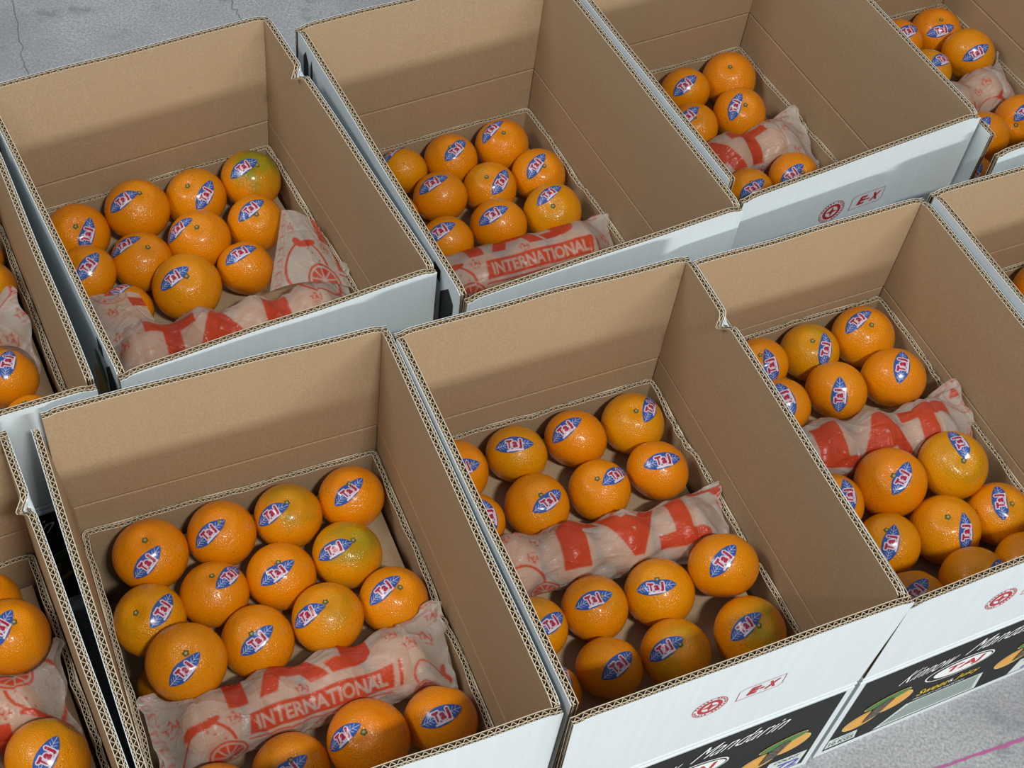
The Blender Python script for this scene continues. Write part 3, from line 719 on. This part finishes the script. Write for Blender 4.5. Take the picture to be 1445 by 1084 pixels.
    X, Y = np.meshgrid(np.linspace(x0, x1, nx_), np.linspace(y0, y1, ny_), indexing='ij')
    Zt = -.0004 - .0006 * (1 + np.sin(X * 40 + ph[4]) * np.sin(Y * 33 + ph[5]))
    mb.grid(np.stack([X, Y, Zt], -1), 0, False); mb.grid(np.stack([X, Y, Zt - .0022], -1), 0, True)
    for sl_ in (np.s_[0, :], np.s_[-1, :], np.s_[:, 0], np.s_[:, -1]):
        A = np.stack([X[sl_], Y[sl_], Zt[sl_]], -1); mb.grid(np.stack([A, A - [0, 0, .0022]], 1), 1)
    dv = mb.build('card_divider', [KRAFT, EDGE]); dv.location = (cx, cy, zs); dv.rotation_euler = (0, 0, a)
    setp(dv, 'flat brown card divider under the fruit in the %s carton' % ORD[c], 'divider', 'card dividers')

# ------------------------------------------------------------------ mandarins
def peel_point(n, lump):
    """unit-diameter mandarin: direction(s) -> surface point(s); flattened along z with a dimple at the stem"""
    n = n / np.linalg.norm(n, axis=-1, keepdims=True)
    th = np.arctan2(np.hypot(n[..., 0], n[..., 1]) / .5, n[..., 2] / .445); ph = np.arctan2(n[..., 1], n[..., 0])
    r = .5 * np.sin(th) ** .94; z = .445 * np.cos(th)
    z = z - .034 * np.exp(-(th / .20) ** 2) + .016 * np.exp(-((th - .42) / .20) ** 2) + .022 * np.exp(-((np.pi - th) / .26) ** 2)
    l = 1 + lump[0] * np.sin(2 * ph + lump[1]) * np.sin(th) + lump[2] * np.sin(3 * ph + lump[3]) * np.sin(th) ** 2 + .004 * np.exp(-(th / .6) ** 2) * np.sin(9 * ph + lump[1])
    return np.stack([r * l * np.cos(ph), r * l * np.sin(ph), z * (1 + lump[4] * np.cos(ph + lump[1]) * np.sin(th))], -1)
NV = 8
LUMPS = [(RNG.uniform(.004, .013), RNG.uniform(0, 6), RNG.uniform(.002, .008), RNG.uniform(0, 6), RNG.uniform(-.03, .03)) for _ in range(NV)]
PEELS = []
for lp in LUMPS:
    th = np.linspace(.0001, np.pi - .0001, 40); phi = np.linspace(0, 2 * np.pi, 57)[:-1]
    TH, PH = np.meshgrid(th, phi, indexing='ij')
    N = np.stack([np.sin(TH) * np.cos(PH), np.sin(TH) * np.sin(PH), np.cos(TH)], -1)
    PEELS.append(grid_mesh('mandarin', peel_point(N, lp), PEEL, wrap=True))
# stem: five-lobed calyx with a pale knob
def stem_mesh():
    mb = MB(); n = 20; R = [(0, .012), (.35, .013), (.7, .009), (1.0, .001)]
    P = np.zeros((len(R), n + 1, 3))
    for k, (f, z) in enumerate(R):
        for q in range(n + 1):
            an = q / n * 2 * math.pi; rad = .052 * f * (1 + .22 * math.cos(5 * an) * f); P[k, q] = (rad * math.cos(an), rad * math.sin(an), z)
    mb.grid(P, 0)
    Rk = [(.021, .008), (.020, .020), (.012, .024), (0, .025)]
    P = np.array([[(r * math.cos(q / 10 * 2 * math.pi), r * math.sin(q / 10 * 2 * math.pi), z) for q in range(11)] for r, z in Rk]); mb.grid(P[:2], 0); mb.grid(P[1:], 1)
    o = mb.build('stem_button', [STEM, STEM_TIP], smooth=True); me = o.data; bpy.data.objects.remove(o); return me
STEM_ME = stem_mesh()
# sticker print, 42 x 17 mm: blue leaf with pale veins, red word with a white halo
ST_L, ST_W = .0420, .0172
def sticker_colors(ns, nt2):
    R = .12; mm = (42, 17.2)
    word = Canvas(*mm, R)
    for s_, x, w, y, h in (('T', 13.2, 5.8, 4.4, 9.4), ('a', 19.1, 5.4, 4.4, 7.0), ('j', 24.7, 4.3, 2.6, 11.4)): word.text(s_, x, y, w, h, bold=.07)
    word.poly([(12.6, 12.2), (19.4, 12.2), (19.4, 13.8), (12.6, 13.8)])
    halo = Canvas(*mm, R)
    k = word.a.copy()
    for _ in range(8):
        p = np.pad(k, 1); k = np.maximum.reduce([p[1:-1, 1:-1], p[:-2, 1:-1], p[2:, 1:-1], p[1:-1, :-2], p[1:-1, 2:]])
    halo.a = k
    halo.poly([(13, 1.4), (30, 1.4), (30, 3.4), (13, 3.4)])
    vein = Canvas(*mm, R); vein.line((1, 8.6), (41, 8.6), .5)
    for x in (3.5, 6.5, 9.5, 30, 33.5):
        vein.line((x, 8.6), (x + 3.4, 8.6 + 3.6), .42); vein.line((x, 8.6), (x + 3.4, 8.6 - 3.6), .42)
    for cv in (word, halo, vein): cv.blur(2)
    s = np.linspace(0, 1, ns); t = np.linspace(-1, 1, nt2); S, Tt = np.meshgrid(s, t, indexing='ij')
    q_ = S ** .86; hw = .5 * ST_W * (1 - np.abs(2 * q_ - 1) ** 2.0) ** np.where(q_ < .5, 1.05, .72)
    x = S * 42; y = 8.6 + Tt * hw * 1000
    blue = np.array([.030, .090, .36]); pale = np.array([.52, .58, .80]); white = np.array([.74, .66, .72]); red = np.array([.36, .016, .060])
    c_ = np.broadcast_to(blue, (ns, nt2, 3)).copy()
    for cv, col_ in ((vein, pale), (halo, white), (word, red)):
        f = np.clip(cv.sample(x, y), 0, 1)[..., None]; c_ = c_ * (1 - f) + col_ * f
    return S, Tt * hw, np.concatenate([c_, np.ones((ns, nt2, 1))], -1)
ST_S, ST_Y, ST_C = sticker_colors(85, 33)
def sticker_mesh(lp, d, n0, t0, lump_scale=1.0):
    n0 = n0 / np.linalg.norm(n0); t0 = t0 - n0 * (t0 @ n0); t0 = t0 / np.linalg.norm(t0); b0 = np.cross(n0, t0)
    X = (ST_S - .5) * ST_L / d; Y = ST_Y / d
    ang = np.hypot(X, Y) / .49; k = np.where(ang > 1e-6, np.sin(ang) / (ang + 1e-9), 1.0) / .49
    N = n0 * np.cos(ang)[..., None] + t0 * (X * k)[..., None] + b0 * (Y * k)[..., None]
    P = peel_point(N, lp); P = P + N * (.0005 / d)
    return grid_mesh('sticker', P, STICKER, attrs={'print': ('FLOAT_COLOR', ST_C)})

ROWS = {
    'B1': [('back', [0, 1, 2, 3]), ('second', [4, 5, 6, 7]), ('third', [11, 8, 9, 10]), ('front', [15, 12, 13, 14])],
    'B2': [('back', [0, 1, 2, 3]), ('second', [4, 5, 6, 7]), ('third', [8, 9, 10, 11]), ('front', [15, 12, 13, 14])],
    'B3': [('back', [0, 1, 2]), ('second', [3, 4, 5]), ('third', [6, 7, 8]), ('fourth', [10, 9, 11]), ('front', [13, 12, 14])],
    'B4': [('back', [0, 1])],
    'A1': [('back', [0, 1, 2, 3]), ('second', [4, 5, 6, 7]), ('third', [10, 8, 9])],
    'A2': [('back', [0, 1, 2]), ('second', [9, 3, 4, 5]), ('third', [8, 7, 6])],
    'A3': [('back', [0, 1]), ('second', [3, 2]), ('front', [5, 4])],
    'A4': [('back', [2, 0]), ('second', [3, 1]), ('third', [5, 4]), ('front', [6])],
    'A0': [('back', [0]), ('second', [1]), ('front', [2, 3])],
    'B0': [('back', [0]), ('second', [1]), ('front', [3, 2])]}
NAMES = {2: ['left', 'right'], 3: ['left', 'middle', 'right'], 4: ['leftmost', 'second', 'third', 'rightmost'], 1: ['only']}
def where(c, k):
    for row, ids in ROWS[c]:
        if k in ids: return '%s of the %s row in the %s carton' % (NAMES[len(ids)][ids.index(k)], row, ORD[c])
    return 'lying low at the left wall of the %s carton' % ORD[c]
def frame_from(z, x):
    z = z / np.linalg.norm(z); x = x - z * (x @ z); x = x / np.linalg.norm(x); y = np.cross(z, x)
    return np.stack([x, y, z], 1)
cnt = 0
for c, L in FRUIT.items():
    for k, (lx, ly, z, d, st, ta, ti, hue, grn) in enumerate(L):
        v = cnt % NV; cnt += 1
        rd = np.random.default_rng(1000 + cnt)
        if st is None:
            if ta is None: zax = np.array([rd.uniform(-.3, .3), .35, .9])
            else: zax = np.array([rd.uniform(-.4, .5), .9, .35])
        else: zax = np.array(st)
        ref = rd.normal(0, 1, 3)
        M = frame_from(zax, ref)
        o = link('mandarin', PEELS[v])
        mw = np.eye(4); mw[:3, :3] = M * d * .976; mw[:3, 3] = loc2(c, lx, ly, z)
        o.matrix_world = Matrix(mw.tolist())
        o.color = (float(np.clip(.5 + hue * .62, 0, 1)), float(grn), float(rd.random()), 1)
        look = 'green-tinged' if grn > .42 else ('yellow-orange' if hue > .3 else ('deep orange' if hue < -.02 else 'orange'))
        setp(o, '%s%s mandarin, %s' % ('stickered ' if ta else '', look, where(c, k)), 'mandarin', 'mandarins in the cartons')
        sb = link('stem_button', STEM_ME, o); sb.location = tuple(peel_point(np.array([[0.0, 0.0001, 1.0]]), LUMPS[v])[0] - [0, 0, .002])
        if ta:
            tw, pw = np.array(ta), np.array(ti); n0 = M.T @ ((tw + pw) / 2); t0 = M.T @ (pw - tw)
            link('sticker', sticker_mesh(LUMPS[v], d * .976, n0, t0), o)

# ------------------------------------------------------------------ printed wax-paper wraps
def wrap_print():
    cv = Canvas(320, 240, .6)
    # big word
    for s_, x, w, kb in (('T', 62, 54, .075), ('A', 108, 66, .055), ('J', 172, 46, .075)): cv.text(s_, x, 112, w, 66, bold=kb)
    # bar with the cut-out word and its underline
    cv.poly([(92, 78), (228, 78), (232, 102), (96, 102)])
    cv.text('INTERNATIONAL', 101, 82, 122, 16, val=0.0, bold=.02)
    cv.poly([(90, 72), (226, 72), (226.6, 74.6), (90.6, 74.6)]); cv.poly([(233, 76), (236.5, 76), (240, 104), (236.5, 104)])
    def slice_(cx, cy, r):
        cv.ell(cx, cy, r, r); cv.ell(cx, cy, r * .86, r * .86, 0.0); cv.ell(cx, cy, r * .76, r * .76)
        for q in range(9): a_ = q * 2 * math.pi / 9 + .2; cv.line((cx, cy), (cx + r * .8 * math.cos(a_), cy + r * .8 * math.sin(a_)), r * .07, 0.0)
    def whole(cx, cy, r, lean):
        cv.ring(cx, cy, r, 3.2); cv.ell(cx + lean * 6, cy + r * .95, 13, 4.2, 1.0, .25 * lean); cv.ell(cx - lean * 10, cy + r * .98, 9, 4.6, 1.0, -.5 * lean)
        for q in ((.25, .35), (.45, .15), (.30, .05), (.1, .45)): cv.ell(cx + q[0] * r * 1.5, cy + q[1] * r * 1.5, 1.3, 1.3)
    whole(52, 78, 27, 1); cv.ell(70, 62, 20, 20, 0.0); slice_(70, 62, 19)
    cv.ring(266, 82, 17, 2.2, a0=.4, a1=3.6); cv.ell(282, 98, 8, 3, 1.0, .8); cv.ell(285, 90, 7, 2.6, 1.0, 2.2); slice_(260, 62, 15)
    whole(262, 186, 24, -1); slice_(238, 204, 16)
    # round stamp
    for cx, cy in ((44, 188), (150, 34)):
        cv.ring(cx, cy, 19, 1.2); cv.ring(cx, cy, 11.5, 1.0); cv.poly([(cx - 6, cy - 5), (cx + 7, cy - 5), (cx + 2, cy + 7), (cx - 2, cy + 2)])
        for q, ch in enumerate('PAKISTAN  FRUIT '):
            if ch == ' ': continue
            a_ = math.pi * .95 - q * 2 * math.pi / 16; cv.text(ch, cx + 15.3 * math.cos(a_) - 1.6, cy + 15.3 * math.sin(a_) - 1.9, 3.2, 3.8, rot=a_ - math.pi / 2, bold=.01)
    # small words scattered between
    def small(x, y):
        cv.text('TAJ', x, y, 13, 7.5, rot=.12, bold=.03); cv.poly([(x + 4, y + 8.6), (x + 6.5, y + 12), (x + 9, y + 8.6)]); cv.line((x + 2, y - 1.8), (x + 13, y - .4), .9)
    for x, y in ((96, 106), (140, 104), (246, 112), (232, 128), (262, 120), (276, 140), (24, 118), (40, 132), (240, 150), (276, 160), (104, 56), (150, 58), (200, 60), (96, 30), (214, 30), (246, 34), (30, 30), (60, 20),
                 (270, 24), (110, 190), (150, 196), (196, 192), (80, 214), (176, 216), (120, 12), (186, 8), (30, 150), (84, 150), (220, 176), (92, 88)): 
        if x < 40 or x > 226 or y < 70 or y > 180: small(x, y)
    small(76, 98); small(140, 104.5); small(196, 60)
    # border motif along both cut edges
    for x, sg in ((14, 1), (304, -1)):
        for q in range(19):
            y = q * 12.6 + 3
            cv.ring(x + sg * 3, y + 6, 3.4, .75, a0=.4, a1=5.2); cv.line((x + sg * 6, y + 2), (x + sg * 6, y + 11), .75); cv.line((x + sg * 6, y + 11), (x - sg * 2, y + 9), .75); cv.line((x + sg * 6, y + 2), (x + sg * 9, y), .75)
    return cv.blur(1)
PRINT = wrap_print()

def creases(seed, n, L_, C_):
    r = np.random.default_rng(seed); out = []
    for _ in range(n): out.append((r.uniform(0, L_), r.uniform(.15, .85) * C_, r.normal(0, .75) + (math.pi / 2 if r.random() < .5 else 0), r.uniform(12, 45), r.uniform(.6, 1.6) * (1 if r.random() < .7 else -1)))
    return out
def crease_field(cr, x, y):
    h = np.zeros_like(x)
    for x0, y0, a_, l, amp in cr:
        dx, dy = x - x0, y - y0; al = dx * math.cos(a_) + dy * math.sin(a_); pe = -dx * math.sin(a_) + dy * math.cos(a_)
        h += amp * np.exp(-np.abs(pe) / 1.7) * smooth01(1.0 - np.abs(al) / l) 
    return h

def roll(c, spec):
    (x0, y0), (x1, y1) = spec['ends']; Ht = CARTONS[c][7]; zs = Ht - .040 + .0004
    A = np.array([x0, y0, 0.0]); B = np.array([x1, y1, 0.0]); Lr = np.linalg.norm(B - A); e = (B - A) / Lr; p = np.array([-e[1], e[0], 0.0]); up = np.array([0, 0, 1.0])
    R = spec.get('r', .0345); nf = spec.get('n', 4); dip = spec.get('dip', .0045)
    Nu, Nv = spec.get('res', (290, 170)); u = np.linspace(0, 1, Nu); f = np.linspace(0, 2 * np.pi, Nv + 1)[:-1]
    U, F = np.meshgrid(u, f, indexing='ij')
    ea, eb = spec.get('flat', (.14, .14))
    ka = smooth01(U / max(ea, 1e-3)) if ea else np.ones_like(U); kb = smooth01((1 - U) / max(eb, 1e-3)) if eb else np.ones_like(U)
    k = ka * kb; isA = U < .5
    mid = np.clip((U - ea * .6) / (1 - .6 * (ea + eb)), 0, 1)
    Rr = R - dip * np.sin(mid * np.pi * nf + np.pi / 2 * 0) ** 2 * 0 - dip * np.cos(mid * np.pi * nf) ** 2 * ((mid > .08) & (mid < .92))
    wa, wb = spec.get('wend', (.052, .052)); ta, tb = spec.get('tilt', (.5, .5)); za, zb = spec.get('zend', (.030, .030)); oa, ob = spec.get('yend', (0, 0))
    we = np.where(isA, wa, wb); te = np.where(isA, ta, tb); ze = np.where(isA, za, zb); oe = np.where(isA, oa, ob)
    hw = we * (1 - k) + Rr * k; hh = .0014 * (1 - k) + Rr * .97 * k
    tilt = te * (1 - k)
    cz = zs + ze * (1 - k) + Rr * .97 * k; cp = oe * (1 - k)
    C_ = 230.0; yp = C_ * (1 - F / (2 * np.pi)); xp = U * Lr * 1000 + (304 - Lr * 1000) / 2 + spec.get('dx', 0)
    cr = creases(spec['seed'], spec.get('creases', 64), Lr * 1000, C_)
    h = .0011 * crease_field(cr, U * Lr * 1000, yp)
    h += .0009 * np.sin(F * 11 + 5 * np.sin(U * 9 + spec['seed'])) * (1 - k * .8) + .0005 * np.sin(U * 60 + 3 * np.sin(F * 3)) * k
    h += .0008 * np.sin(F * 5 + U * 14 + spec['seed']) * np.sin(U * 17 + F * 2)
    h *= spec.get('rough', 1.0)
    hw2, hh2 = hw + h * k + h * .3, hh + h * k + .0006 * np.abs(h) / .001 * (1 - k)
    a_ = hw2 * np.sin(F); b_ = -hh2 * np.cos(F)
    ca, sa = np.cos(tilt), np.sin(tilt)
    Pp = a_ * ca - b_ * sa; Pz = a_ * sa + b_ * ca
    edge = .004 * np.sin(F * 2 + spec['seed']) * (1 - k) + .0025 * np.sin(F * 7) * (1 - k)
    P = A + e * (U * Lr + edge * np.where(isA, -1, 1))[..., None] + p * (Pp + cp)[..., None] + up * (cz + Pz + h * (1 - k) * 1.6)[..., None]
    P[..., 2] = np.maximum(P[..., 2], zs + .0006 * (1 + np.sin(F * 3)))
    Wc, Dc = CARTONS[c][3], CARTONS[c][4]
    mx = Wc / 2 - .0112
    P[..., 0] = np.where(P[..., 2] < Ht + .004, np.clip(P[..., 0], -mx, mx), np.clip(P[..., 0], -Wc / 2 + .001, Wc / 2 - .001))
    P[..., 1] = np.clip(P[..., 1], -Dc / 2 + .0112, Dc / 2 - .0112)
    for lx, ly, lz, d, *_ in FRUIT[c]:                       # the paper gives way where loose fruit presses on it
        q = P - np.array([lx, ly, lz]); l = np.linalg.norm(q, axis=-1, keepdims=True); r_ = .5 * d + .0012
        P = np.where(l < r_, np.array([lx, ly, lz]) + q / (l + 1e-9) * r_, P)
    P[..., 2] = np.maximum(P[..., 2], zs + .0004)
    X, Y = xp, yp + spec.get('dy', 0)
    if spec.get('rot'): X, Y = 318 - X, 230 - Y
    if spec.get('mirror'): X = 318 - X
    ink = np.clip(PRINT.sample(np.mod(X, 318), np.mod(Y, 238)), 0, 1)
    cx, cy, a = CARTONS[c][:3]
    root = setp(empty('wrapped_mandarin_roll', (cx, cy, zs), a), spec['label'], 'wrapped fruit', 'paper-wrapped mandarin rolls')
    P[..., 2] -= zs
    me = grid_mesh('paper_wrapper', P, PAPER, wrap=True, attrs={'ink': ('FLOAT', ink)})
    link('paper_wrapper', me, root)
    for q in range(nf):
        t = ea * .6 + (1 - .6 * (ea + eb)) * (q + .5) / nf
        if not (.10 < t < .90): continue
        o = link('mandarin', PEELS[q % NV], root); r_ = min(R - .0034, Lr * (1 - .6 * (ea + eb)) / nf / 2 - .0005)
        o.scale = (2 * r_,) * 3; o.location = tuple(A + e * Lr * t + up * (R * .97)); o.color = (.45 + .05 * q, .1, .1 * q, 1); o.rotation_euler = (.4, .2 * q, q)
    return root, zs
def sheet(root, c, zs, corners, bulge, seed, dx, dy, sx=90.0, sy=80.0, edge=.3):
    """a loose paper end lying over the last fruit: bilinear patch that bulges upward"""
    n = 110; s = np.linspace(0, 1, n); S, Tt = np.meshgrid(s, s, indexing='ij')
    c00, c10, c11, c01 = [np.array(q, float) for q in corners]
    P = c00 * ((1 - S) * (1 - Tt))[..., None] + c10 * (S * (1 - Tt))[..., None] + c11 * (S * Tt)[..., None] + c01 * ((1 - S) * Tt)[..., None]
    P[..., 2] += bulge * np.sin(np.pi * S) ** .8 * np.sin(np.pi * np.clip(Tt * edge + (1 - edge) / 1.4, 0, 1))
    cr = creases(seed, 20, sx, sy); h = .0009 * crease_field(cr, S * sx, Tt * sy) + .0012 * np.sin(S * 9 + seed) * np.sin(Tt * 7)
    P[..., 2] += h; P[..., 1] -= h * .6
    for lx, ly, lz, d, *_ in FRUIT[c]:
        q = P - np.array([lx, ly, lz]); l = np.linalg.norm(q, axis=-1, keepdims=True); r_ = .5 * d + .0012
        P = np.where(l < r_, np.array([lx, ly, lz]) + q / (l + 1e-9) * r_, P)
    P[..., 2] = P[..., 2] - zs
    ink = np.clip(PRINT.sample(np.mod(dx + S * sx, 318), np.mod(dy + Tt * sy, 238)), 0, 1)
    link('paper_end', grid_mesh('paper_end', P, PAPER, attrs={'ink': ('FLOAT', ink)}), root)

ROLLS = {
    'B1': dict(ends=((-.140, -.037), (.142, -.034)), seed=3, r=.0345, tilt=(.55, .55), wend=(.050, .046), zend=(.024, .034), dy=0, label='translucent paper roll of mandarins printed INTERNATIONAL, across the second near carton'),
    'B2': dict(ends=((-.140, .042), (.142, .011)), seed=11, r=.0335, tilt=(.3, .25), wend=(.045, .050), zend=(.030, .036), yend=(0, -.012), rot=True, dy=-28, rough=1.25, dx=-8, label='translucent paper roll with large inverted red letters, across the third near carton'),
    'B3': dict(ends=((-.128, .052), (.130, .016)), seed=21, r=.0335, tilt=(.3, .45), wend=(.045, .058), zend=(.03, .040), yend=(0, -.014), mirror=True, dy=42, rough=1.2, label='translucent paper roll with mirrored red letters, across the fourth near carton'),
    'A1': dict(ends=((-.140, -.030), (.142, -.066)), seed=31, r=.0340, tilt=(.2, .4), wend=(.045, .050), zend=(.02, .03), dy=44, rough=1.25, dip=.006, label='crumpled translucent paper roll along the front of the second far carton'),
    'A2': dict(ends=((-.136, -.019), (.140, -.037)), seed=41, r=.0345, dip=.001, tilt=(.6, .55), wend=(.050, .046), zend=(.03, .026), yend=(0, -.008), dy=-6, rough=.6, dx=-24, label='flat-topped paper roll printed INTERNATIONAL at the front of the third far carton'),
    'A3': dict(ends=((-.138, .024), (.138, .019)), seed=51, r=.0335, tilt=(.3, .6), wend=(.045, .052), zend=(.03, .034), yend=(0, -.012), mirror=True, dy=40, rough=.9, dx=26, label='translucent paper roll with large red print, across the fourth far carton'),
    'A4': dict(ends=((-.134, .012), (.136, .033)), seed=61, r=.0335, tilt=(.3, .5), wend=(.045, .048), zend=(.03, .032), dy=16, dx=44, label='paper roll with small red words, across the fifth far carton'),
    'A0': dict(ends=((-.136, .050), (.132, .030)), seed=71, r=.0345, tilt=(.3, .6), wend=(.045, .056), zend=(.03, .042), dy=14, label='paper roll end showing at the left frame edge, in the first far carton'),
    'B0': dict(ends=((-.136, .079), (.136, .045)), seed=81, r=.0335, tilt=(.3, .5), wend=(.045, .052), zend=(.03, .034), dy=30, rot=True, label='pale paper roll end in the bottom left corner, in the first near carton'),
}
for c, spec in ROLLS.items():
    root, zs = roll(c, spec)
    if c == 'A1':
        sheet(root, c, zs, [(.058, -.022, zs + .045), (.143, -.054, zs + .045), (.143, .040, zs + .058), (.112, .068, zs + .066)], .016, 5, 8, 60, 92, 84, .5)
        sheet(root, c, zs, [(-.135, -.036, zs + .046), (-.070, -.020, zs + .050), (-.074, .022, zs + .058), (-.137, .046, zs + .053)], .012, 9, 8, 118, 70, 70, .5)
